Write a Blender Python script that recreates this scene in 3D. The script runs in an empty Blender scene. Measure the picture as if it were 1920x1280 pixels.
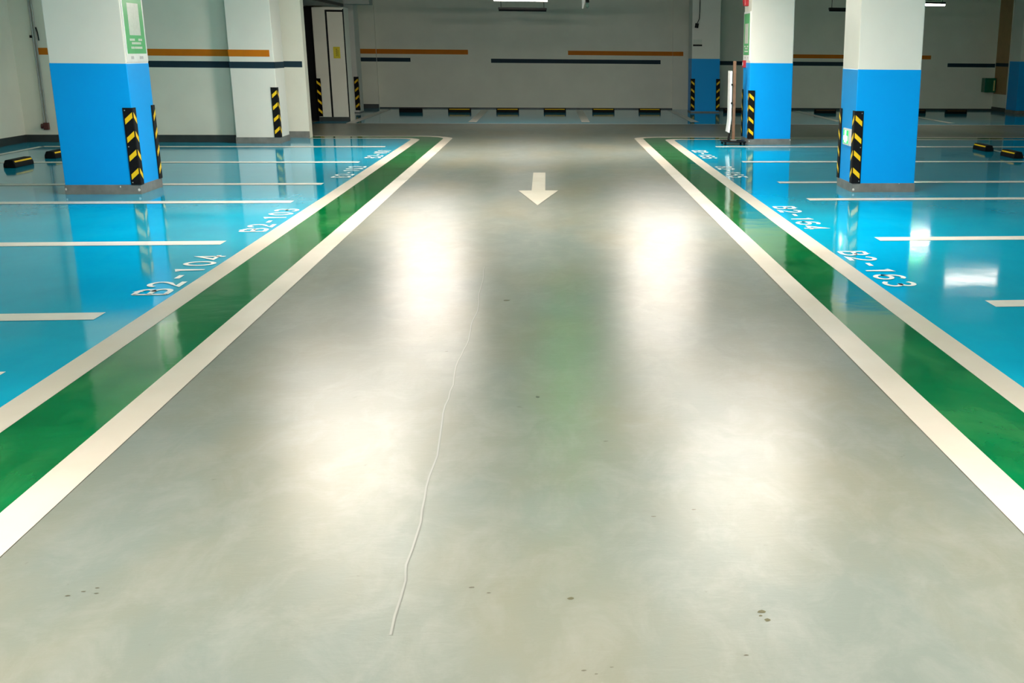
import bpy, bmesh, math, random
from mathutils import Matrix, Vector

random.seed(7)
S = bpy.context.scene
COL = S.collection

# ------------------------------------------------------------------ camera
cam_d = bpy.data.cameras.new('camera')
cam = bpy.data.objects.new('camera', cam_d)
COL.objects.link(cam)
YAW, PITCH, ROLL = 0.108309058, 0.275492841, -0.00921489113
F_PX, CX, CY = 2176.25, 1266.64, 712.08
fw = Vector((math.sin(YAW)*math.cos(PITCH), math.cos(YAW)*math.cos(PITCH), -math.sin(PITCH)))
r0 = Vector((math.cos(YAW), -math.sin(YAW), 0))
d0 = -(r0.cross(fw))
rr = math.cos(ROLL)*r0 + math.sin(ROLL)*d0
dd = -math.sin(ROLL)*r0 + math.cos(ROLL)*d0
up = -dd
cam.matrix_world = Matrix(((rr.x, up.x, -fw.x, 0), (rr.y, up.y, -fw.y, 0), (rr.z, up.z, -fw.z, 1.5), (0, 0, 0, 1)))
cam_d.sensor_fit = 'HORIZONTAL'
cam_d.sensor_width = 36.0
cam_d.lens = 36.0*F_PX/1920.0
cam_d.shift_x = (960.0-CX)/1920.0
cam_d.shift_y = (CY-640.0)/1920.0
cam_d.clip_start = 0.05
cam_d.clip_end = 200
S.camera = cam

# ------------------------------------------------------------------ world, exposure
w = bpy.data.worlds.new('world')
S.world = w
w.use_nodes = True
w.node_tree.nodes['Background'].inputs[0].default_value = (0.5, 0.6, 0.5, 1)
w.node_tree.nodes['Background'].inputs[1].default_value = 0.05
S.view_settings.view_transform = 'Standard'
S.view_settings.look = 'None'
S.view_settings.gamma = 1.0
S.view_settings.use_curve_mapping = False
S.view_settings.exposure = 1.97
try:
    S.cycles.use_denoising = True
    S.cycles.max_bounces = 10
    S.cycles.diffuse_bounces = 5
except Exception:
    pass

# lamp rows: (x, y, z, watts, colour)
LAMP_COL = (1.0, 0.89, 0.80)
AISLE_W = 22.0
TUBE = 72.0

CEIL = 3.0


# ------------------------------------------------------------------ helpers
class MB:
    def __init__(self):
        self.v, self.f, self.m = [], [], []

    def add(self, vs, fs, mat=0):
        n = len(self.v)
        self.v += [tuple(p) for p in vs]
        for f in fs:
            self.f.append([i+n for i in f])
            self.m.append(mat)
        return self

    def box(self, x0, x1, y0, y1, z0, z1, mat=0):
        return self.add([(x0, y0, z0), (x1, y0, z0), (x1, y1, z0), (x0, y1, z0), (x0, y0, z1), (x1, y0, z1), (x1, y1, z1), (x0, y1, z1)],
                        [(0, 3, 2, 1), (4, 5, 6, 7), (0, 1, 5, 4), (1, 2, 6, 5), (2, 3, 7, 6), (3, 0, 4, 7)], mat)

    def prism(self, pts, a, b, mat=0):
        """pts: closed outline, list of (p, q); a, b: functions (p, q) -> xyz of the two ends"""
        n = len(pts)
        vs = [a(p, q) for p, q in pts] + [b(p, q) for p, q in pts]
        fs = [tuple(range(n))[::-1], tuple(range(n, 2*n))] + [(i, (i+1) % n, n+(i+1) % n, n+i) for i in range(n)]
        return self.add(vs, fs, mat)

    def tube(self, path, r, seg=10, mat=0):
        path = [Vector(p) for p in path]
        rings = []
        for i, p in enumerate(path):
            t = (path[min(i+1, len(path)-1)] - path[max(i-1, 0)]).normalized()
            a = Vector((0, 0, 1)) if abs(t.z) < 0.9 else Vector((1, 0, 0))
            u = t.cross(a).normalized()
            v = t.cross(u).normalized()
            rings.append([p + r*(math.cos(2*math.pi*k/seg)*u + math.sin(2*math.pi*k/seg)*v) for k in range(seg)])
        vs = [q for ring in rings for q in ring]
        fs = []
        for i in range(len(path)-1):
            for k in range(seg):
                k2 = (k+1) % seg
                fs.append((i*seg+k, i*seg+k2, (i+1)*seg+k2, (i+1)*seg+k))
        fs.append(tuple(range(seg))[::-1])
        fs.append(tuple((len(path)-1)*seg+k for k in range(seg)))
        return self.add(vs, fs, mat)

    def build(self, name, mats, parent=None, bevel=0.0, smooth=False):
        me = bpy.data.meshes.new(name)
        me.from_pydata(self.v, [], self.f)
        if not isinstance(mats, (list, tuple)):
            mats = [mats]
        for m in mats:
            me.materials.append(m)
        for p, mi in zip(me.polygons, self.m):
            p.material_index = mi
            p.use_smooth = smooth
        bm = bmesh.new()
        bm.from_mesh(me)
        bmesh.ops.recalc_face_normals(bm, faces=bm.faces)
        bm.to_mesh(me)
        bm.free()
        me.update()
        o = bpy.data.objects.new(name, me)
        COL.objects.link(o)
        if parent is not None:
            o.parent = parent
        if bevel:
            b = o.modifiers.new('bevel', 'BEVEL')
            b.width = bevel
            b.segments = 2
            b.limit_method = 'ANGLE'
        return o


def tag(o, label, cat, group=None, kind=None):
    o['label'] = label
    o['category'] = cat
    if group:
        o['group'] = group
    if kind:
        o['kind'] = kind
    return o


def thing(name, label, cat, loc, group=None, kind=None, rz=0):
    o = bpy.data.objects.new(name, None)
    o.empty_display_size = 0.1
    COL.objects.link(o)
    o.location = loc
    o.rotation_euler = (0, 0, rz)
    return tag(o, label, cat, group, kind)


def structure(o, label=None):
    o['kind'] = 'structure'
    if label:
        o['label'] = label
    return o


def copy_tree(o, parent=None):
    c = o.copy()
    COL.objects.link(c)
    if parent is not None:
        c.parent = parent
    for ch in list(o.children):
        copy_tree(ch, c)
    return c


# ------------------------------------------------------------------ materials
def new_mat(name):
    m = bpy.data.materials.new(name)
    m.use_nodes = True
    return m, m.node_tree.nodes, m.node_tree.links, m.node_tree.nodes['Principled BSDF']


def coords(nd, lk, scale=(1, 1, 1), obj=True):
    tc = nd.new('ShaderNodeTexCoord')
    mp = nd.new('ShaderNodeMapping')
    mp.inputs['Scale'].default_value = scale
    lk.new(tc.outputs['Object'], mp.inputs['Vector'])
    return mp.outputs['Vector']


def noise(nd, lk, vec, scale, detail=4, rough=0.55, dist=0.0):
    n = nd.new('ShaderNodeTexNoise')
    n.inputs['Scale'].default_value = scale
    n.inputs['Detail'].default_value = detail
    n.inputs['Roughness'].default_value = rough
    n.inputs['Distortion'].default_value = dist
    lk.new(vec, n.inputs['Vector'])
    return n.outputs['Fac']


def ramp(nd, lk, fac, stops):
    r = nd.new('ShaderNodeValToRGB')
    e = r.color_ramp.elements
    while len(e) < len(stops):
        e.new(0.5)
    for el, (p, c) in zip(e, stops):
        el.position = p
        el.color = (c[0], c[1], c[2], 1) if not isinstance(c, (int, float)) else (c, c, c, 1)
    lk.new(fac, r.inputs['Fac'])
    return r.outputs['Color']


def mix(nd, lk, a, b, fac, mode='MIX'):
    m = nd.new('ShaderNodeMix')
    m.data_type = 'RGBA'
    m.blend_type = mode
    for sock, val in ((m.inputs[0], fac), (m.inputs[6], a), (m.inputs[7], b)):
        if isinstance(val, (int, float)):
            sock.default_value = val
        elif isinstance(val, tuple):
            sock.default_value = (val[0], val[1], val[2], 1)
        else:
            lk.new(val, sock)
    return m.outputs[2]


def bump(nd, lk, h, strength, dist, prev=None):
    b = nd.new('ShaderNodeBump')
    b.inputs['Strength'].default_value = strength
    b.inputs['Distance'].default_value = dist
    lk.new(h, b.inputs['Height'])
    if prev is not None:
        lk.new(prev, b.inputs['Normal'])
    return b.outputs['Normal']


def plain(name, col, rough=0.5, metal=0.0, var=0.06, scale=6.0, bmp=0.0, bscale=60.0):
    m, nd, lk, bs = new_mat(name)
    v = coords(nd, lk)
    n = noise(nd, lk, v, scale)
    lo = tuple(c*(1-var) for c in col)
    hi = tuple(min(1, c*(1+var)) for c in col)
    lk.new(ramp(nd, lk, n, [(0.3, lo), (0.7, hi)]), bs.inputs['Base Color'])
    bs.inputs['Roughness'].default_value = rough
    bs.inputs['Metallic'].default_value = metal
    if bmp:
        lk.new(bump(nd, lk, noise(nd, lk, v, bscale), bmp, 0.002), bs.inputs['Normal'])
    return m


def emit(name, col, strength):
    m, nd, lk, bs = new_mat(name)
    bs.inputs['Base Color'].default_value = (*col, 1)
    bs.inputs['Emission Color'].default_value = (*col, 1)
    bs.inputs['Emission Strength'].default_value = strength
    bs.inputs['Roughness'].default_value = 0.4
    return m


def epoxy(name, lo, hi, rough, wave, wear=None, wear_amt=0.0, wscale=1.2, stretch=(1, 0.35, 1)):
    """self-levelled floor paint: soft colour clouds, slight ripples in the gloss, worn scuffs"""
    m, nd, lk, bs = new_mat(name)
    v = coords(nd, lk)
    n1 = noise(nd, lk, v, wscale, 5, 0.55, 0.3)
    c = ramp(nd, lk, n1, [(0.32, lo), (0.68, hi)])
    if wear is not None:
        v2 = coords(nd, lk, stretch)
        n2 = noise(nd, lk, v2, 3.0, 8, 0.62, 0.6)
        f = ramp(nd, lk, n2, [(0.45, 0.0), (0.85, wear_amt)])
        c = mix(nd, lk, c, wear, f)
    lk.new(c, bs.inputs['Base Color'])
    n3 = noise(nd, lk, v, 2.2, 3, 0.5)
    lk.new(ramp(nd, lk, n3, [(0.3, rough*0.8), (0.7, rough*1.25)]), bs.inputs['Roughness'])
    nb = noise(nd, lk, v, 1.7, 2, 0.5)
    nb2 = noise(nd, lk, v, 9.0, 2, 0.5)
    nrm = bump(nd, lk, nb, wave, 0.02)
    nrm = bump(nd, lk, nb2, wave*0.5, 0.004, nrm)
    lk.new(nrm, bs.inputs['Normal'])
    bs.inputs['Specular IOR Level'].default_value = 0.3
    return m


def grey_floor():
    m, nd, lk, bs = new_mat('grey epoxy aisle')
    v = coords(nd, lk)
    n1 = noise(nd, lk, v, 0.55, 5, 0.55, 0.2)
    c = ramp(nd, lk, n1, [(0.3, (0.140, 0.168, 0.152)), (0.7, (0.182, 0.205, 0.186))])
    # yellowish tyre dust
    n2 = noise(nd, lk, coords(nd, lk, (1.3, 0.6, 1)), 1.0, 5, 0.5, 0.15)
    c = mix(nd, lk, c, (0.215, 0.195, 0.13), ramp(nd, lk, n2, [(0.40, 0.0), (0.70, 0.7)]))
    # small dark specks and scuffs
    n3 = noise(nd, lk, v, 16.0, 5, 0.6, 0.4)
    c = mix(nd, lk, c, (0.08, 0.08, 0.065), ramp(nd, lk, n3, [(0.69, 0.0), (0.76, 0.5)]))
    # pale swirls left by the trowel
    n4 = noise(nd, lk, coords(nd, lk, (1.6, 0.9, 1)), 3.2, 9, 0.7, 0.5)
    c = mix(nd, lk, c, (0.265, 0.27, 0.25), ramp(nd, lk, n4, [(0.45, 0.0), (0.72, 0.45)]))
    lk.new(c, bs.inputs['Base Color'])
    lk.new(ramp(nd, lk, noise(nd, lk, coords(nd, lk, (1.5, 0.6, 1)), 2.0, 8, 0.65, 0.6), [(0.3, 0.278), (0.7, 0.315)]), bs.inputs['Roughness'])
    bs.inputs['Specular IOR Level'].default_value = 0.11
    nrm = bump(nd, lk, noise(nd, lk, v, 1.3, 2, 0.5), 0.10, 0.02)
    nrm = bump(nd, lk, noise(nd, lk, coords(nd, lk, (1, 2.5, 1)), 11.0, 7, 0.68, 0.8), 0.16, 0.004, nrm)
    lk.new(nrm, bs.inputs['Normal'])
    return m


M_GREY = grey_floor()
M_BLUE = epoxy('blue epoxy bay paint', (0.0, 0.35, 0.56), (0.0, 0.41, 0.64), 0.07, 0.06, (0.02, 0.50, 0.68), 0.35)
M_GREEN = epoxy('green epoxy border paint', (0.0, 0.10, 0.022), (0.0, 0.155, 0.04), 0.08, 0.16, (0.04, 0.21, 0.06), 0.9, 1.6, (1, 0.4, 1))
M_GREEN.node_tree.nodes['Principled BSDF'].inputs['Specular IOR Level'].default_value = 0.22
M_LINE = epoxy('cream line paint', (0.57, 0.51, 0.43), (0.63, 0.57, 0.50), 0.36, 0.02, (0.52, 0.43, 0.32), 0.35, 0.9, (1, 0.7, 1))
M_BAY = plain('white bay line paint', (0.78, 0.74, 0.68), 0.35)
M_TEXT = plain('white number paint', (0.88, 0.88, 0.86), 0.35)
M_JOINT = plain('filled joint', (0.20, 0.21, 0.19), 0.36)
M_JOINT_DARK = plain('painted joint shadow', (0.115, 0.125, 0.11), 0.45)
M_WALL = plain('off white wall paint', (0.80, 0.78, 0.68), 0.6, var=0.04, scale=1.5, bmp=0.05)
M_CEIL = plain('grey green ceiling paint', (0.38, 0.54, 0.40), 0.8, var=0.1)
M_PILLAR = plain('white pillar paint', (0.80, 0.77, 0.70), 0.55, var=0.03, scale=1.5, bmp=0.05)
M_PBLUE = plain('bright blue pillar paint', (0.0, 0.36, 0.90), 0.4, var=0.02, scale=1.0)
M_PBLUE.node_tree.nodes['Principled BSDF'].inputs['Specular IOR Level'].default_value = 0.2
M_SKIRT = plain('grey cement skirting', (0.19, 0.185, 0.17), 0.5, var=0.2, scale=8, bmp=0.2)
M_CHIP = plain('bare plaster chip', (0.75, 0.72, 0.66), 0.8)
M_BASE = plain('dark grey baseboard paint', (0.032, 0.04, 0.04), 0.4, var=0.2)
M_ORANGE = plain('orange stripe paint', (0.58, 0.165, 0.004), 0.6, var=0.05)
M_NAVY = plain('dark blue stripe paint', (0.012, 0.034, 0.052), 0.6, var=0.05)
for _m in (M_ORANGE, M_NAVY, M_WALL):
    _m.node_tree.nodes['Principled BSDF'].inputs['Specular IOR Level'].default_value = 0.2
M_BROWN = plain('painted brown light', (0.42, 0.24, 0.10), 0.6, var=0.06)
M_RUBBER = plain('black rubber', (0.006, 0.006, 0.007), 0.65, var=0.2, scale=30)
M_RUBBER.node_tree.nodes['Principled BSDF'].inputs['Specular IOR Level'].default_value = 0.15
M_YELLOW = plain('yellow reflective film', (1.0, 0.60, 0.0), 0.5, var=0.05)
M_DULL = plain('worn dull yellow film', (0.10, 0.05, 0.012), 0.6)
M_SCREW = plain('zinc screw', (0.6, 0.6, 0.6), 0.35, 0.9)
M_BLACK = plain('black lacquer', (0.01, 0.011, 0.012), 0.4)
M_STEEL = plain('grey galvanised steel', (0.32, 0.35, 0.34), 0.45, 0.5)
M_DUCT = plain('grey duct paint', (0.30, 0.33, 0.30), 0.6)
M_WHITE = plain('white plastic', (0.80, 0.80, 0.78), 0.4)
M_PGREEN = plain('green poster print', (0.13, 0.50, 0.20), 0.25, var=0.08, scale=3)
M_PPALE = plain('pale poster print', (0.62, 0.66, 0.58), 0.3, var=0.08, scale=30)
M_PRINT = plain('pale grey print', (0.5, 0.5, 0.5), 0.4)
M_RED = plain('red plastic', (0.45, 0.02, 0.03), 0.35)
M_DRED = plain('dark red plastic', (0.10, 0.02, 0.018), 0.4)
M_WOOD = plain('brown painted post', (0.22, 0.12, 0.07), 0.5, var=0.12, scale=20)
M_NOTICE = plain('yellow notice', (0.70, 0.58, 0.02), 0.4)
M_GREENBOX = plain('dark green enamel', (0.0, 0.13, 0.06), 0.12)
M_PALESTRIP = plain('pale yellow green strip', (0.65, 0.62, 0.25), 0.3)
M_TUBE = emit('lit lamp diffuser', (1.0, 0.89, 0.80), TUBE)
TUBES = {k: emit('lit lamp diffuser %d' % k, (1.0, 0.89, 0.80), k) for k in (82, 76, 74, 4)}
M_TUBE_MID = emit('half lit lamp diffuser', (1.0, 0.89, 0.80), 12.0)
M_TUBE_DIM = emit('dimmed lamp diffuser', (1.0, 0.95, 0.80), 7.0)
M_TUBE_OFF = plain('unlit lamp diffuser', (0.006, 0.007, 0.007), 0.6)
for _m in (M_BLACK, M_TUBE_OFF):
    _m.node_tree.nodes['Principled BSDF'].inputs['Specular IOR Level'].default_value = 0.12
M_EXIT = emit('lit green sign face', (0.0, 0.60, 0.10), 0.35)
M_EXIT_SYM = emit('lit white sign symbol', (0.80, 1.0, 0.75), 0.7)
M_HANG = emit('hanging exit sign face', (0.02, 0.9, 0.15), 6.0)
M_GLASS, _nd, _lk, _bs = new_mat('clear plastic dome')
_bs.inputs['Base Color'].default_value = (0.55, 0.75, 0.65, 1)
_bs.inputs['Transmission Weight'].default_value = 0.8
_bs.inputs['Roughness'].default_value = 0.1

# ------------------------------------------------------------------ room shell
XL, XR, YF, YB = -8.4, 13.0, -8.0, 32.0

floor = MB().box(XL-0.2, XR+0.2, YF-0.2, YB+0.2, -0.2, 0).build('floor', M_GREY)
structure(floor, 'grey epoxy garage floor with painted bays and borders')
ceil = MB().box(XL-0.2, XR+0.2, YF-0.2, YB+0.2, CEIL, CEIL+0.2).build('ceiling', M_CEIL)
structure(ceil, 'dark grey green garage ceiling')
structure(MB().box(XL-0.2, XL, YF, YB, 0, CEIL).build('wall_left', M_WALL), 'off white wall at the far left beside the wheel stops')
structure(MB().box(XR, XR+0.2, YF, YB, 0, CEIL).build('wall_right', M_WALL))
structure(MB().box(XL-0.2, XR+0.2, YF-0.2, YF, 0, CEIL).build('wall_front', M_WALL))
wall_back = MB().box(XL-0.2, XR+0.2, YB, YB+0.2, 0, CEIL).build('wall_back', M_WALL)
structure(wall_back, 'dim back wall with orange and dark blue stripes')
# left recess wall and its return
wlr = MB().box(XL, -5.065, 20.1, 20.7, 0, CEIL).build('wall_left_recess', M_WALL)
structure(wlr, 'pale wall behind the left blue pillar')
wlt = MB().box(-5.05, -4.15, 21.2, 21.45, 0, CEIL).box(-5.25, -5.05, 20.7, 21.45, 0, CEIL).build('wall_left_return', M_WALL)
structure(wlt)
# far left end of the back bays
was = MB().box(-5.4, -4.9, 30.32, YB, 0, CEIL).build('wall_back_left', M_WALL)
structure(was)
seam_l = MB().box(-4.9, -4.42, YB-0.1, YB, 0, CEIL).build('wall_back_pier', M_WALL)
structure(seam_l)
seam_r = MB().box(3.32, 4.3, YB-0.06, YB, 0, CEIL).build('wall_back_pier_right', M_WALL)
structure(seam_r)
wright = MB().box(12.25, XR, 31.03, YB, 0, CEIL).build('wall_right_return', M_WALL)
structure(wright, 'short side wall at the far right with brown light painted on its upper half')
MB().box(12.244, 12.25, 31.03, 31.93, 0.46, CEIL).build('brown_light', M_BROWN, wright)  # brownish light reflected on this wall, put into the colour as a panel
MB().box(12.243, 12.25, 31.03, 31.93, 1.19, 1.28).build('dark_stripe', M_NAVY, wright)

for nm, b in (('baseboard_left', (XL, XL+0.012, 14.0, 20.1, 0, 0.12)), ('baseboard_left_recess', (XL+0.012, -5.05, 20.088, 20.1, 0, 0.12)),
              ('baseboard_left_return', (-5.05, -4.15, 21.188, 21.2, 0, 0.11)), ('baseboard_back_left', (-4.9, -4.888, 30.32, 31.9, 0, 0.11)),
              ('baseboard_back_pier', (-4.9, -4.42, 31.885, 31.9, 0, 0.11)), ('baseboard_right_return', (12.238, 12.25, 31.0, 32.0, 0, 0.11))):
    structure(MB().box(*b).build(nm, M_BASE if 'return' not in nm or 'right' in nm else M_SKIRT))
structure(MB().box(-4.42, 3.32, YB-0.012, YB, 0, 0.03).box(4.3, 12.25, YB-0.012, YB, 0, 0.05).build('baseboard_back', M_BASE))


# wall stripes: orange 1.375-1.485, dark blue 1.18-1.28
def wall_stripe(parent, colour, x0, x1, y, z0, z1):
    MB().box(x0, x1, y-0.004, y, z0, z1).build(colour, M_ORANGE if 'orange' in colour else M_NAVY, parent)


wall_stripe(wlr, 'orange_stripe', -8.04, -5.05, 20.1, 1.365, 1.47)
wall_stripe(wlr, 'dark_stripe', -6.9, -5.05, 20.1, 1.185, 1.285)
wall_stripe(wlt, 'dark_stripe', -5.0, -4.19, 21.2, 1.185, 1.285)
wall_stripe(wall_back, 'orange_stripe', -4.42, -2.07, YB, 1.38, 1.50)
wall_stripe(seam_l, 'orange_stripe', -4.82, -4.42, YB-0.1, 1.38, 1.50)
wall_stripe(wall_back, 'orange_stripe', 0.54, 3.32, YB, 1.39, 1.50)
wall_stripe(seam_r, 'orange_stripe', 3.32, 3.6, YB-0.06, 1.39, 1.50)
wall_stripe(wall_back, 'dark_stripe', -4.42, -3.56, YB, 1.185, 1.285)
wall_stripe(seam_l, 'dark_stripe', -4.9, -4.42, YB-0.1, 1.185, 1.285)
wall_stripe(wall_back, 'dark_stripe', -1.48, 3.0, YB, 1.175, 1.28)
wall_stripe(wall_back, 'orange_stripe', 6.0, 10.42, YB, 1.36, 1.46)
wall_stripe(wall_back, 'dark_stripe', 4.3, 8.5, YB, 1.165, 1.27)
wall_stripe(wall_back, 'dark_stripe', 10.9, 12.25, YB, 1.16, 1.26)
MB().box(-4.9, -4.896, 30.7, 31.9, 1.185, 1.285).build('dark_stripe', M_NAVY, was)

# ceiling beams, outside the frame but mirrored in the floor
for i, y in enumerate((4.5, 13.2, 20.0)):
    structure(MB().box(XL, XR, y-0.25, y+0.25, 2.72, CEIL).build('trim_%d' % (i+1), M_CEIL), 'deep concrete ceiling beam')

# ------------------------------------------------------------------ painted floor
def arc_pts(cx, cy, r, a0, a1, n=10):
    return [(cx + r*math.cos(a0+(a1-a0)*i/n), cy + r*math.sin(a0+(a1-a0)*i/n)) for i in range(n+1)]


def edge_path(x, y, r, side, xend):
    """from behind the camera forward along x, round the corner, then along the back edge at y"""
    if side < 0:
        pts = [(x, YF)] + arc_pts(x-r, y-r, r, 0, math.pi/2)
    else:
        pts = [(x, YF)] + arc_pts(x+r, y-r, r, math.pi, math.pi/2)
    return pts + [(xend, y)]


def strip(a, b, z, name, mat):
    n = len(a)
    vs = [(p[0], p[1], z) for p in a] + [(p[0], p[1], z) for p in b]
    return MB().add(vs, [(i, i+1, n+i+1, n+i) for i in range(n-1)]).build(name, mat, floor)


def polygon(pts, z, name, mat):
    return MB().add([(p[0], p[1], z) for p in pts], [tuple(range(len(pts)))]).build(name, mat, floor)


LEFT = [(-1.688, 21.63, 0.60), (-1.843, 21.48, 0.50), (-2.218, 21.13, 0.45), (-2.370, 20.98, 0.32)]
RIGHT = [(1.508, 21.47, 0.45), (1.662, 21.32, 0.36), (2.030, 20.95, 0.26), (2.183, 20.80, 0.20)]
for side, E, xe in ((-1, LEFT, -4.15), (1, RIGHT, 12.9)):
    P = [edge_path(x, y, r, side, xe) for x, y, r in E]
    strip(P[0], P[1], 0.003, 'border_line', M_LINE)
    strip(P[1], P[2], 0.002, 'green_border', M_GREEN)
    strip(P[2], P[3], 0.003, 'border_line', M_LINE)
    xo = XL if side < 0 else XR
    if side < 0:
        polygon(P[3] + [(-4.15, 21.2), (-5.05, 21.2), (-5.05, 20.1), (XL, 20.1), (XL, YF)], 0.0015, 'blue_bay_paint', M_BLUE)
    else:
        polygon(P[3] + [(XR, 20.80), (XR, YF)], 0.0015, 'blue_bay_paint', M_BLUE)
polygon([(-4.9, 25.3), (12.25, 25.3), (12.25, 32.0), (-4.9, 32.0)], 0.0015, 'blue_bay_paint', M_BLUE)


def bay_line(x0, x1, y0, y1):
    return MB().add([(x0, y0, 0.004), (x1, y0, 0.004), (x1, y1, 0.004), (x0, y1, 0.004)], [(0, 1, 2, 3)]).build('bay_line', M_BAY, floor)


for y in (5.55, 6.86, 9.53, 12.15, 13.80, 16.52, 19.18):
    bay_line(-7.8, -2.60, y-0.095, y+0.095)
for y in (4.2, 6.86, 9.46, 12.17, 13.83, 16.52, 19.22):
    bay_line(2.72, 12.9, y-0.095, y+0.095)
for y0, y1 in ((4.2, 12.1), (13.85, 19.2)):
    bay_line(-7.85, -7.75, y0, y1)
    bay_line(7.14, 7.24, y0, y1)
for x, y0 in ((-4.13, 25.4), (-1.64, 25.85), (0.80, 25.95), (3.22, 26.1), (6.58, 26.4), (9.02, 25.9)):
    bay_line(x-0.09, x+0.09, y0, 31.3)
bay_line(-4.2, 12.2, 25.25, 25.36)

# arrow pointing at the camera
ax = -0.131
MB().add([(ax, 11.78, 0.004), (0.09, 13.07, 0.004), (-0.055, 13.07, 0.004), (-0.057, 15.04, 0.004), (-0.21, 15.04, 0.004), (-0.206, 13.07, 0.004), (-0.352, 13.07, 0.004)],
         [(0, 1, 2, 5, 6), (2, 3, 4, 5)]).build('direction_arrow', M_LINE, floor)

# filled joint running toward the camera
jp, y = [], 2.85
while y < 8.4:
    jp.append((-0.462 + 0.012*math.sin(y*2.1) + 0.006*math.sin(y*7.3+1) + random.uniform(-.003, .003) + (0.02 if y < 3.2 else 0), y))
    y += 0.11
jo = strip([(x-0.0045, y) for x, y in jp], [(x+0.0015, y) for x, y in jp], 0.001, 'floor_joint', M_JOINT)
nj = len(jp)
MB().add([(x+0.0015, y, 0.001) for x, y in jp] + [(x+0.0045, y, 0.001) for x, y in jp], [(i, i+1, nj+i+1, nj+i) for i in range(nj-1)]).build('joint_shadow', M_JOINT_DARK, jo)  # shadow along the joint, drawn as a dark coloured strip


# small spots on the aisle
def stain(x, y, rx, ry, mat, n=9):
    pts = [(x+rx*random.uniform(.6, 1)*math.cos(2*math.pi*k/n), y+ry*random.uniform(.6, 1)*math.sin(2*math.pi*k/n)) for k in range(n)]
    polygon(pts, 0.0006, 'floor_stain', mat)


M_SPOT = plain('dark tyre spot', (0.035, 0.04, 0.03), 0.5)
M_OLIVE_SPOT = plain('olive dirt spot', (0.07, 0.066, 0.028), 0.6)
M_FAINT_SPOT = plain('faint brown dirt', (0.075, 0.07, 0.045), 0.5)
stain(-0.075, 5.041, 0.012, 0.02, M_SPOT)
for sx_, sy_, sr in ((0.034, 3.023, 0.012), (0.562, 2.895, 0.014), (0.570, 2.845, 0.012), (0.555, 2.872, 0.007), (-0.284, 7.165, 0.03)):
    stain(sx_, sy_, sr, sr*0.9, M_OLIVE_SPOT)
for sx_, sy_, sr in ((0.322, 3.607, 0.008), (0.463, 3.657, 0.008), (0.20, 4.4, 0.009), (-0.55, 5.9, 0.008), (-1.35, 3.19, 0.007), (-1.385, 3.165, 0.008),
                     (-1.31, 3.175, 0.006), (-1.32, 3.21, 0.006), (-0.25, 3.12, 0.008), (-0.20, 3.08, 0.006), (0.06, 2.62, 0.006), (0.09, 2.60, 0.005), (0.13, 2.63, 0.005), (0.48, 2.66, 0.006)):
    stain(sx_, sy_, sr*1.3, sr*0.7, M_FAINT_SPOT, 7)
# bay numbers, painted strokes
def arc(cx, cy, rx, ry, a0, a1, n=12):
    return [(cx+rx*math.cos(math.radians(a0+(a1-a0)*i/n)), cy+ry*math.sin(math.radians(a0+(a1-a0)*i/n))) for i in range(n+1)]


GLYPH = {
    'B': [[(0.08, 0), (0.08, 1)], [(0.08, 0.97), (0.55, 0.97)] + arc(0.55, 0.75, 0.34, 0.22, 90, -90) + [(0.08, 0.53)],
          [(0.55, 0.53)] + arc(0.58, 0.28, 0.38, 0.25, 90, -90) + [(0.08, 0.03)]],
    '2': [arc(0.48, 0.70, 0.40, 0.28, 170, -20) + [(0.70, 0.42), (0.10, 0.04), (0.94, 0.04)]],
    '-': [[(0.18, 0.46), (0.82, 0.46)]],
    '1': [[(0.22, 0.80), (0.52, 0.97), (0.52, 0.0)]],
    '0': [arc(0.5, 0.5, 0.40, 0.47, 0, 360, 24)],
    '4': [[(0.72, 0.0), (0.72, 0.97), (0.08, 0.27), (0.98, 0.27)]],
    '3': [arc(0.46, 0.73, 0.38, 0.24, 150, -90), arc(0.46, 0.27, 0.44, 0.25, 90, -150)],
    '6': [arc(0.5, 0.30, 0.42, 0.27, 0, 360, 24), [(0.08, 0.30), (0.12, 0.55)] + arc(0.52, 0.62, 0.40, 0.35, 165, 45)],
    '5': [[(0.90, 0.97), (0.16, 0.97), (0.10, 0.55)] + arc(0.46, 0.32, 0.44, 0.29, 120, -140)],
}


def bay_number(text, side, y0, y1):
    """y0 is where the text starts to be read, y1 where it ends; feet of the figures toward the aisle"""
    n = len(text)
    pitch = (y1-y0)/n
    gw = pitch*0.74
    x0, hgt = (-2.415, -0.205) if side < 0 else (2.235, 0.205)
    mb = MB()
    z = 0.0045
    t = 0.034
    for i, ch in enumerate(text):
        ys = y0 + pitch*(i+0.13)
        for line in GLYPH[ch]:
            pts = [Vector((x0+hgt*v, ys+gw*u, z)) for u, v in line]
            closed = (pts[0]-pts[-1]).length < 1e-4
            if closed:
                pts = pts[:-1]
            m = len(pts)
            L, R = [], []
            for k in range(m):
                a = pts[k-1] if (k > 0 or closed) else pts[k]
                b = pts[(k+1) % m] if (k < m-1 or closed) else pts[k]
                d = (b-a).normalized()
                # mitre
                if k not in (0, m-1) or closed:
                    d1 = (pts[k]-a).normalized()
                    d2 = (b-pts[k]).normalized()
                    c = max(0.45, d1.dot((d1+d2).normalized()) if (d1+d2).length > 1e-4 else 0.45)
                else:
                    c = 1
                nrm = Vector((-d.y, d.x, 0))*(t/2/c)
                L.append(pts[k]+nrm)
                R.append(pts[k]-nrm)
            fs = [(k, (k+1) % m, m+(k+1) % m, m+k) for k in range(m if closed else m-1)]
            mb.add(L+R, fs)
    o = mb.build('bay_number', M_TEXT, floor)
    o['label'] = 'white bay number %s painted on the blue floor' % text


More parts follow.
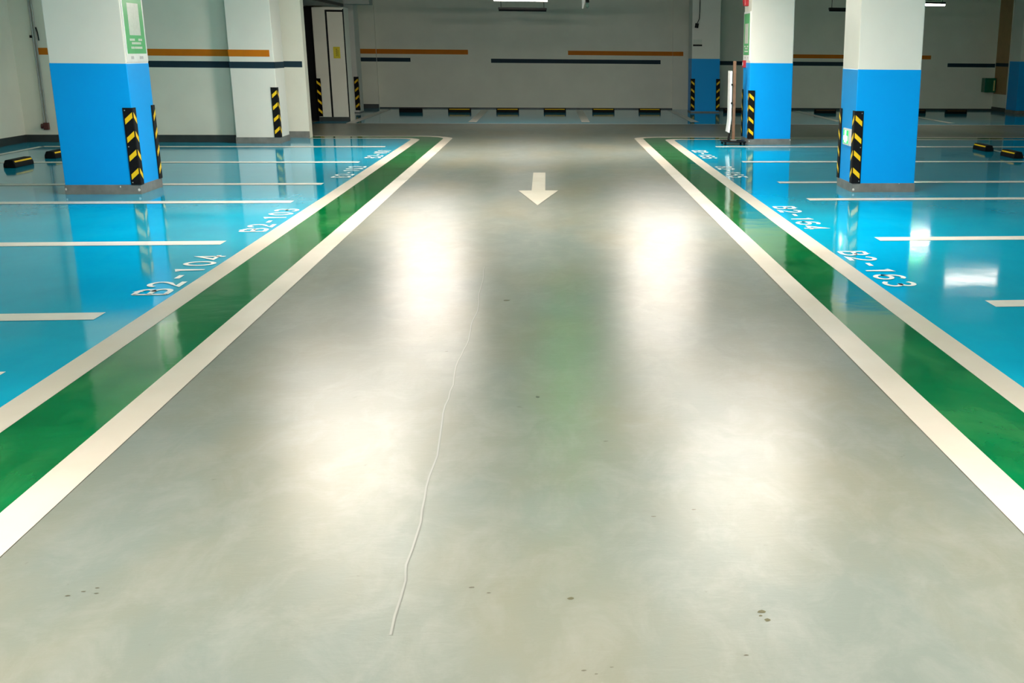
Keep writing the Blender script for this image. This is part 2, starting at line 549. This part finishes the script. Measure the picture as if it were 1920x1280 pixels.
for tx, y0, y1 in (('B2-104', 7.42, 8.96), ('B2-103', 10.07, 11.62), ('B2-102', 14.43, 15.95), ('B2-101', 17.10, 18.55)):
    bay_number(tx, -1, y0, y1)
for tx, y0, y1 in (('B2-163', 8.89, 7.40), ('B2-164', 11.64, 10.0), ('B2-165', 15.86, 14.33), ('B2-166', 18.50, 17.02)):
    bay_number(tx, 1, y0, y1)


# ------------------------------------------------------------------ pillars
def pillar(x0, x1, y0, y1, label, blue=True, skirt=0.10, chips=()):
    cx, cy = (x0+x1)/2, (y0+y1)/2
    t = thing('pillar', label, 'pillar', (cx, cy, 0), 'square garage pillars', 'thing')
    a, b = (x1-x0)/2, (y1-y0)/2
    MB().box(-a, a, -b, b, 0, CEIL-0.021).build('shaft', M_PILLAR, t, bevel=0.008)
    if blue:
        e = 0.002
        MB().box(-a-e, a+e, -b-e, b+e, 0.02, 1.335).build('blue_paint_band', M_PBLUE, t, bevel=0.008)['label'] = 'blue painted lower half'
    e = 0.007
    sk = MB().box(-a-e, a+e, -b-e, b+e, 0, skirt)
    if chips:
        mb = sk
        for (px, py, pz, s) in chips:
            ring = [(px + s*random.uniform(.5, 1)*math.cos(k*1.05), pz + s*1.4*random.uniform(.5, 1)*math.sin(k*1.05)) for k in range(6)]
            mb.prism(ring, lambda p, q: (p-cx, -b-e-0.002, q), lambda p, q: (p-cx, -b-e+0.004, q), 1)
    sk.build('skirting', [M_SKIRT, M_CHIP], t)
    return t


pL = pillar(-5.055, -4.30, 12.87, 13.56, 'blue and white pillar on the left with a green poster', chips=((-4.315, 0, 0.045, 0.018), (-4.50, 0, 0.08, 0.01), (-5.05, 0, 0.055, 0.012)))
pR = pillar(3.365, 4.075, 12.82, 13.50, 'blue and white pillar on the right with a lit green sign low down', chips=((3.375, 0, 0.03, 0.016), (3.90, 0, 0.095, 0.005)))
pM = pillar(3.335, 4.05, 19.66, 20.36, 'blue and white pillar beside the brown post stand', chips=((3.345, 0, 0.06, 0.01), (4.045, 0, 0.085, 0.012)))
pB = pillar(3.64, 4.36, 30.35, 31.07, 'dim blue and white pillar near the back wall with a hanging cable', skirt=0.03)
pFR = pillar(12.27, 12.98, 30.3, 31.0, 'blue and white pillar cut off at the far right edge beside the wall painted with brown light', skirt=0.08)
pW = pillar(-5.055, -4.36, 19.86, 20.56, 'all white pillar at left with stripes across it', blue=False)
MB().box(-0.3475-0.004, 0.285, -0.354, -0.35, 1.365, 1.47).build('orange_stripe', M_ORANGE, pW)
MB().box(-0.3475-0.004, 0.3515, -0.354, -0.35, 1.185, 1.285).box(0.3475, 0.3515, -0.354, 0.35, 1.185, 1.285).build('dark_stripe', M_NAVY, pW)
pBL = pillar(-5.3, -4.575, 29.6, 30.3, 'white pillar at the back left corner of the far bays', blue=False, skirt=0.02)


# ------------------------------------------------------------------ corner guards
def make_guard_mesh(screws):
    """stands at the origin; legs run along +x (front face, y=0) and +y (side face, x=0); corner at the origin"""
    W, T, H = 0.092, 0.012, 0.79
    mb = MB()
    prof = [(-T, -T*0.3), (-T*0.3, -T), (W-0.006, -T), (W, -T*0.4), (W, 0), (0, 0), (0, W), (-T*0.4, W), (-T, W-0.006)]
    mb.prism(prof, lambda p, q: (p, q, 0), lambda p, q: (p, q, H), 0)
    e = 0.0012
    drop = 0.88
    for k in range(4):
        zt = H-0.045-k*0.19
        th = 0.056
        d0, d1 = 0.0, 0.076
        for axis in (0, 1):
            quad = [(d0, zt), (d1, zt-drop*d1), (d1, zt-th-drop*d1), (d0, zt-th)]
            if axis == 0:
                mb.prism(quad, lambda p, q: (p, -T-e, q), lambda p, q: (p, -T+0.001, q), 1)
            else:
                mb.prism(quad, lambda p, q: (-T-e, p, q), lambda p, q: (-T+0.001, p, q), 1)
        # chamfer piece joining both legs
        mb.add([(0, -T-e, zt), (-T-e, 0, zt), (-T-e, 0, zt-th), (0, -T-e, zt-th)], [(0, 1, 2, 3)], 1)
    return mb


def corner_guard(x, y, sx, sy, label, z=0.10, screws=False, group='black and yellow corner guards', stripes_flip=False):
    """sx, sy: +1/-1, direction in which the legs run away from the corner"""
    t = thing('corner_guard', label, 'corner guard', (x, y, z), group)
    mb = make_guard_mesh(screws)
    mb.v = [(a*sx, b*sy, c) for a, b, c in mb.v]
    mb.build('rubber_angle', [M_RUBBER, M_YELLOW], t)
    if screws:
        for zz in (0.025, 0.395, 0.765):
            sb = MB().tube([(0.07*sx, -0.0125*sy, zz), (0.07*sx, -0.0150*sy, zz)], 0.006, 10)
            sb.build('screw', M_SCREW, t)
    return t


E2 = 0.003
corner_guard(-4.30+E2, 12.87-E2, -1, 1, 'striped corner guard on the front corner of the left blue pillar', screws=True)
corner_guard(-4.30+E2, 13.56+E2, -1, -1, 'striped corner guard on the rear corner of the left blue pillar')
corner_guard(3.365-E2, 12.82-E2, 1, 1, 'striped corner guard on the front corner of the right pillar beside the lit sign', screws=True)
corner_guard(3.365-E2, 13.50+E2, 1, -1, 'striped corner guard on the rear corner of the right pillar with the lit sign')
corner_guard(3.335-E2, 19.66-E2, 1, 1, 'striped corner guard on the pillar beside the brown post stand')
corner_guard(3.335-E2, 20.36+E2, 1, -1, 'dark corner guard on the rear corner behind the brown post stand')
corner_guard(3.64-E2, 30.35-E2, 1, 1, 'striped guard on the left corner of the dim back pillar', z=0.05)
corner_guard(4.36+E2, 30.35-E2, -1, 1, 'striped guard on the right corner of the dim back pillar', z=0.05)
corner_guard(-4.36+E2, 19.86-E2, -1, 1, 'striped corner guard on the all white pillar')
corner_guard(-4.575+E2, 29.6-E2, -1, 1, 'striped guard on the white pillar at the back left corner', z=0.06)
corner_guard(-4.885, 26.1, 1, 1, 'striped guard on the white cabinet beside the black doorway', z=0.10)


# ------------------------------------------------------------------ wheel stops
def make_stop(strip_on, film=None):
    t = bpy.data.objects.new('wheel_stop', None)
    COL.objects.link(t)
    L = 0.56
    prof = [(-0.075, 0), (0.075, 0), (0.072, 0.045), (0.045, 0.10), (-0.045, 0.10), (-0.072, 0.045)]
    MB().prism(prof, lambda p, q: (-L/2, p, q), lambda p, q: (L/2, p, q)).build('rubber_block', M_RUBBER, t, bevel=0.008)
    if strip_on:
        for s in (-1, 1):
            mb = MB()
            a, b = (0.0635, 0.0680), (0.0540, 0.0860)
            o = 0.003
            quad = [(s*(a[0]+o), a[1]), (s*(b[0]+o), b[1]), (s*b[0]*0.97, b[1]), (s*a[0]*0.97, a[1])]
            mb.prism(quad, lambda p, q: (-L/2+0.03, p, q), lambda p, q: (L/2-0.03, p, q))
            mb.build('reflective_strip', film or M_YELLOW, t)
    return t


stop_plain = make_stop(False)
stop_strip = make_stop(True)
stop_dull = make_stop(True, M_DULL)
STOPS = [
    (-3.38, 29.9, 0, 0, 'all black wheel stop at the left end of the back row', 'wheel stops by the back wall'),
    (-2.20, 29.98, 0, 1, 'yellow striped wheel stop next to the all black one by the back wall', 'wheel stops by the back wall'),
    (-1.02, 30.06, 0, 1, 'yellow striped wheel stop just left of centre by the back wall', 'wheel stops by the back wall'),
    (0.155, 30.14, 0, 1, 'yellow striped wheel stop below the dark stripe, right of centre', 'wheel stops by the back wall'),
    (1.38, 30.22, 0, 1, 'yellow striped wheel stop second from the dim back pillar', 'wheel stops by the back wall'),
    (2.565, 30.3, 0, 1, 'yellow striped wheel stop nearest the dim back pillar on its left', 'wheel stops by the back wall'),
    (4.75, 30.3, 0, 2, 'dark wheel stop half hidden behind the brown post stand', 'wheel stops by the back wall'),
    (7.11, 30.2, 0, 2, 'dark wheel stop seen between the two right blue pillars', 'wheel stops by the back wall'),
    (9.54, 30.35, 0, 2, 'dark wheel stop mostly hidden behind the right blue pillar', 'wheel stops by the back wall'),
    (10.6, 30.2, 0, 2, 'dark wheel stop at the right end of the back row', 'wheel stops by the back wall'),
    (-6.83, 16.02, 1, 1, 'yellow striped wheel stop at the left edge of the photo', 'wheel stops in the side bays'),
    (-6.86, 17.36, 1, 1, 'yellow striped wheel stop peeking out behind the left blue pillar', 'wheel stops in the side bays'),
    (7.01, 18.54, 1, 1, 'yellow striped wheel stop in right bay, the farther of two', 'wheel stops in the side bays'),
    (6.99, 17.28, 1, 1, 'yellow striped wheel stop cut by the right edge, nearer of two', 'wheel stops in the side bays'),
]
used = set()
for x, y, rot, st, lab, grp in STOPS:
    src = (stop_plain, stop_strip, stop_dull)[st]
    if st in used:
        o = copy_tree(src)
    else:
        o = src
        used.add(st)
    o.location = (x, y, 0.0016)
    o.rotation_euler = (0, 0, math.pi/2 if rot else 0)
    tag(o, lab, 'wheel stop', grp)


# ------------------------------------------------------------------ lamps
def lamp(x, y, z, watts, label, length=1.15, lit=True, tube=None, spread=180):
    t = thing('batten_lamp', label, 'lamp', (x, y, z), 'batten lamps under the ceiling')
    h = length/2
    MB().box(-h, h, -0.05, 0.05, 0.035, 0.075).build('housing', M_BLACK, t, bevel=0.004)
    n = 8
    prof = [(0.042*math.cos(math.pi+math.pi*i/n), 0.035+0.036*math.sin(math.pi+math.pi*i/n)) for i in range(n+1)]
    MB().prism(prof, lambda p, q: (-h+0.01, p, q), lambda p, q: (h-0.01, p, q)).build('diffuser', (tube or M_TUBE) if lit else M_TUBE_OFF, t)
    for s in (-1, 1):
        MB().tube([(s*(h-0.06), 0, 0.075), (s*(h-0.06), 0, CEIL-z)], 0.006, 6).build('hanger_rod', M_BLACK, t)
    if lit:
        ld = bpy.data.lights.new('lamp_light', 'AREA')
        ld.shape = 'RECTANGLE'
        ld.size = length
        ld.size_y = 0.09
        ld.energy = watts
        ld.color = LAMP_COL
        ld.spread = math.radians(spread)
        lo = bpy.data.objects.new('lamp_light', ld)
        COL.objects.link(lo)
        lo.parent = t
        lo.location = (0, 0, -0.006)
    return t


lamp(-1.86, 17.7, 2.5, AISLE_W, 'lit batten lamp above the left border stripe, farther one', tube=TUBES[82])
lamp(-1.98, 11.0, 2.5, AISLE_W, 'lit batten lamp above the left border stripe, nearer one', tube=TUBES[76])
lamp(1.72, 18.1, 2.5, AISLE_W, 'lit batten lamp above the right border stripe, farther one')
lamp(1.76, 10.2, 2.5, AISLE_W, 'lit batten lamp above the right border stripe, nearer one', tube=TUBES[74])
for x in (-1.9, 1.8):
    for y in (2.7, -3.6):
        lamp(x, y, 2.5, AISLE_W, 'lit batten lamp over the aisle behind the viewpoint')
lamp(7.75, 20.6, 2.5, 0.25, 'lit batten lamp above the right bays mirrored in the blue floor', length=1.0, tube=TUBES[4])
lamp(7.75, 12.0, 2.5, AISLE_W*0.4, 'unseen batten lamp added to light the near right bays', tube=M_TUBE_MID)  # unseen lamp, added to brighten the near right bays
lamp(-0.52, 25.0, 2.46, 8.0, 'lit batten lamp at the top centre in front of the back wall', length=1.1, tube=TUBES[4])
lamp(7.82, 25.0, 2.48, 5.0, 'lit batten lamp at top right behind the right pillar', length=1.1, tube=M_TUBE_MID)
lamp(-0.51, 26.2, 2.30, 0, 'unlit black batten below the lit lamp at top centre', length=1.03, lit=False)
lamp(6.45, 25.0, 2.34, 0, 'unlit black batten hanging left of the right pillar top', length=1.15, lit=False)


# ------------------------------------------------------------------ signs
def exit_hanging(x, y, z, label, w=0.36, h=0.16):
    t = thing('exit_sign', label, 'exit sign', (x, y, z), 'hanging green exit signs')
    MB().box(-w/2, w/2, -0.02, 0.02, 0, h).build('sign_case', M_BLACK, t)
    MB().box(-w/2+0.015, w/2-0.015, -0.024, -0.02, 0.015, h-0.015).box(-w/2+0.015, w/2-0.015, 0.02, 0.024, 0.015, h-0.015).build('lit_face', M_HANG, t)
    for s in (-1, 1):
        MB().tube([(s*(w/2-0.04), 0, h), (s*(w/2-0.04), 0, CEIL-z)], 0.004, 6).build('hanger_rod', M_BLACK, t)


exit_hanging(8.18, 25.3, 2.60, 'green lit exit sign above the lamp at top right')
exit_hanging(0.18, 13.5, 2.42, 'green lit exit sign hanging over the aisle', 0.5, 0.2)

# low lit sign on the right pillar
t = thing('evacuation_sign', 'small lit green sign with white symbol low on the right pillar', 'sign', (3.362, 13.075, 0.50))
MB().box(-0.028, 0, -0.155, 0.155, 0, 0.185).build('sign_frame', M_WHITE, t, bevel=0.006)
MB().box(-0.031, -0.027, -0.088, 0.128, 0.022, 0.165).build('lit_face', M_EXIT, t)
sy = MB()
sy.box(-0.0335, -0.031, -0.005, 0.06, 0.10, 0.163).box(-0.0335, -0.031, -0.065, 0.10, 0.055, 0.105).box(-0.0335, -0.031, -0.03, 0.065, 0.03, 0.055)
sy.build('white_symbol', M_EXIT_SYM, t)


def poster(x, face, y0, y1, z0, z1, label, grp):
    """flat sign on a pillar side; face = +1 looks toward +x"""
    t = thing('poster', label, 'poster', (x, (y0+y1)/2, z0), grp)
    wy, hz = (y1-y0)/2, z1-z0
    s = face
    MB().box(*sorted((0, s*0.012)), -wy, wy, 0, hz).build('frame', M_WHITE, t)
    MB().box(*sorted((s*0.012, s*0.014)), -wy+0.03, wy-0.035, 0.085, hz-0.03).build('green_print', M_PGREEN, t)
    MB().box(*sorted((s*0.014, s*0.0155)), -0.175, 0.165, 0.27, 0.59).build('white_panel', M_PPALE, t)
    for zz, segs in ((0.225, ((-0.19, -0.05), (0.07, 0.18))), (0.19, ((-0.14, 0.13),)), (0.145, ((-0.17, -0.08), (-0.06, 0.15)))):
        for a, b in segs:
            tx = MB()
            q = a
            while q < b:
                ww = random.uniform(0.018, 0.03)
                tx.box(*sorted((s*0.014, s*0.0152)), q, q+ww*0.75, zz-0.011, zz+0.011)
                q += ww
            tx.build('printed_text', M_PPALE, t)
    for a, b in ((-0.2, -0.12), (0.06, 0.17)):
        MB().box(*sorted((s*0.012, s*0.0135)), a, b, 0.03, 0.06).build('footer_text', M_PRINT, t)
    return t


poster(-4.30, 1, 12.885, 13.525, 1.345, 2.25, 'green and white framed poster on the left blue pillar', 'green posters on pillars')
poster(3.335, -1, 19.72, 20.34, 1.37, 2.15, 'green framed poster on the pillar beside the brown post stand', 'green posters on pillars')

t = thing('alarm_box', 'red alarm box above the green poster on the middle right pillar', 'alarm box', (3.335, 20.05, 2.24))
MB().box(-0.07, 0, -0.09, 0.09, 0, 0.16).build('case', M_RED, t, bevel=0.01)
MB().tube([(-0.07, 0, 0.08), (-0.085, 0, 0.08)], 0.04, 16).build('sounder', M_RED, t)
t = thing('call_point', 'small red call point below the green poster on the middle right pillar', 'call point', (3.335, 20.14, 1.25))
MB().box(-0.05, 0, -0.05, 0.05, 0, 0.12).build('case', M_RED, t, bevel=0.008)
MB().box(-0.053, -0.05, -0.03, 0.03, 0.035, 0.085).build('press_plate', M_WHITE, t)

# ------------------------------------------------------------------ post stand
t = thing('post_stand', 'brown post stand with a white board on a low wheeled base', 'stand', (3.09, 19.76, 0))
MB().box(-0.2, 0.19, -0.22, 0.22, 0.045, 0.065).build('base_plate', M_BLACK, t, bevel=0.005)
MB().box(-0.024, 0.024, -0.024, 0.024, 0.065, 1.36).build('post', M_WOOD, t, bevel=0.003)
MB().box(-0.05, 0.05, -0.05, 0.05, 0.065, 0.085).build('post_socket', M_STEEL, t, bevel=0.003)
MB().tube([(-0.06, 0, 0.24), (-0.075, -0.02, 0.15), (-0.09, -0.03, 0.066)], 0.018, 8).build('brace', M_BLACK, t)
for sx in (-1, 1):
    for sy2 in (-1, 1):
        MB().tube([(sx*0.16-0.015, sy2*0.19, 0.0235), (sx*0.16+0.015, sy2*0.19, 0.0235)], 0.0225, 14).build('caster', M_RUBBER, t)
bx, by, bz = 3.028-3.09, 19.73-19.76, 0.19
prof = [(-0.018, 0.235), (-0.018, 1.01), (0.018, 1.01), (0.018, 0.235), (0.006, 0.14), (-0.008, 0.0), (-0.045, 0.02), (-0.028, 0.14)]
MB().prism(prof, lambda p, q: (p+bx, by-0.012, q+bz), lambda p, q: (p+bx, by+0.22, q+bz)).build('board', M_WHITE, t)['label'] = 'white board seen edge-on'
for zz in (0.49, 0.79):
    MB().box(bx+0.004, bx+0.03, by-0.03, by-0.012, bz+zz-0.015, bz+zz+0.015).build('clip', M_BLACK, t, bevel=0.004)

# ------------------------------------------------------------------ hydrant cabinet and black doorway, left back
t = thing('wall_cabinet', 'tall white cabinet of two panels with a yellow notice', 'cabinet', (-4.56, 26.1, 0))
MB().box(-0.325, 0.325, 0, 0.6, 0, 2.33).build('carcass', M_WALL, t)
MB().box(-0.318, -0.06, -0.012, 0, 0.09, 2.28).build('door', M_WALL, t, bevel=0.003)
MB().box(-0.02, 0.30, -0.012, 0, 0.09, 2.24).build('door', M_WALL, t, bevel=0.003)
MB().box(-0.06, -0.02, -0.006, 0, 0.09, 2.28).box(0.30, 0.325, -0.006, 0, 0.0, 2.3).box(-0.02, 0.30, -0.006, 0, 2.24, 2.28).build('dark_trim', M_BLACK, t)
MB().box(-0.325, 0.325, -0.01, 0, 0, 0.09).build('plinth', M_BASE, t)
t2 = thing('notice', 'small yellow notice on the white cabinet door', 'notice', (-4.425, 26.087, 1.30))
MB().box(-0.07, 0.07, -0.002, 0, 0, 0.235).build('sheet', M_NOTICE, t2)
pr_ = MB()
for k in range(7):
    pr_.box(-0.02+0.008*(k % 2), 0.012, -0.003, -0.002, 0.05+k*0.022, 0.062+k*0.022)
pr2 = MB()
for k in range(6):
    pr2.box(0.022, 0.034, -0.003, -0.002, 0.04+k*0.022, 0.055+k*0.022)
M_OLIVE = plain('dark olive print', (0.20, 0.16, 0.01), 0.5)
pr_.build('printed_text', M_OLIVE, t2)
pr2.build('printed_text', M_OLIVE, t2)

structure(MB().box(-6.0, -4.89, 26.3, 26.36, 0, 2.35).build('door_1', M_BLACK), 'black doorway beside the white cabinet')
structure(MB().box(XL, -5.2, 26.95, 27.1, 0, CEIL).build('wall_left_aisle', M_WALL))

t = thing('duct', 'grey duct boxed in above the black doorway', 'duct', (-5.0, 24.0, 2.36))
MB().box(-1.4, 0.72, -2.3, 2.29, 0, 0.5).build('duct_body', M_DUCT, t)
MB().box(0.70, 0.745, -2.3, 2.29, -0.005, 0.05).build('edge_trim', M_BLACK, t)
MB().box(0.745, 1.27, 2.35, 2.85, 0.05, 0.55).build('duct_branch', M_DUCT, t)

# ------------------------------------------------------------------ small wall fittings
t = thing('conduit', 'pair of grey conduits running down the wall into a dark red box', 'conduit', (-8.07, 20.1, 0))
MB().tube([(-0.005, -0.02, 0.30), (-0.005, -0.02, CEIL)], 0.014, 8).build('pipe', M_STEEL, t)
MB().tube([(0.035, -0.02, 0.30), (0.035, -0.02, CEIL)], 0.012, 8).build('pipe', M_STEEL, t)
MB().box(-0.02, 0.06, -0.06, 0, 0.20, 0.31).build('end_box', M_DRED, t, bevel=0.006)
MB().tube([(-0.02, -0.03, 0.255), (-0.055, -0.03, 0.255)], 0.04, 12).build('round_cap', M_DRED, t)
MB().box(-0.05, -0.02, -0.04, 0, 1.62, 1.66).build('pipe_clamp', M_BLACK, t)
MB().tube([(0.055, -0.02, 1.78), (0.075, -0.035, 1.70), (0.08, -0.03, 1.58)], 0.010, 8).build('loose_cable', M_BLACK, t)

t = thing('hanging_cable', 'black cable with a plug hanging on the dim back pillar', 'cable', (3.80, 30.32, 1.62))
MB().tube([(0.03, -0.02, 1.37), (0.02, -0.025, 0.85), (0.01, -0.03, 0.68), (-0.045, -0.03, 0.56)], 0.010, 8).build('cord', M_BLACK, t)
MB().tube([(-0.045, -0.03, 0.57), (-0.06, -0.03, 0.46)], 0.045, 12).build('plug', M_BLACK, t)
t = thing('card_holder', 'pale card with a black bar on the dim back pillar', 'card', (3.78, 30.345, 1.64))
MB().box(-0.11, 0.11, -0.004, 0, 0.05, 0.16).build('card', M_PPALE, t)
MB().box(-0.115, 0.115, -0.03, 0, 0.0, 0.04).build('bar', M_BLACK, t, bevel=0.006)

t = thing('ceiling_fitting', 'small white hanging fitting with a clear bulb at top centre', 'fitting', (0.755, 25.0, 2.33))
MB().prism([(-0.04, 0.67), (0.03, 0.67), (0.03, 0.12), (-0.01, 0.0), (-0.035, 0.0)], lambda p, q: (p, -0.02, q), lambda p, q: (p, 0.02, q)).build('arm', M_WHITE, t)
bm = bmesh.new()
bmesh.ops.create_uvsphere(bm, u_segments=20, v_segments=12, radius=0.045, matrix=Matrix.Translation((0.075, 0, 0.07)) @ Matrix.Diagonal((0.8, 0.8, 1.3, 1)))
me = bpy.data.meshes.new('bulb')
bm.to_mesh(me)
bm.free()
me.materials.append(M_GLASS)
for p in me.polygons:
    p.use_smooth = True
ob = bpy.data.objects.new('bulb', me)
COL.objects.link(ob)
ob.parent = t
MB().tube([(0.08, 0, 0.12), (0.08, 0, 0.67)], 0.035, 12).build('stem', M_BLACK, t)

t = thing('green_box', 'dark green glossy box on the wall at far right below the painted brown light', 'box', (12.07, 31.93, 0.50))
MB().box(-0.17, 0.15, -0.20, 0.06, 0, 0.38).build('case', M_GREENBOX, t, bevel=0.012)
MB().box(0.075, 0.115, -0.205, -0.2, 0.04, 0.32).build('pale_strip', M_PALESTRIP, t)
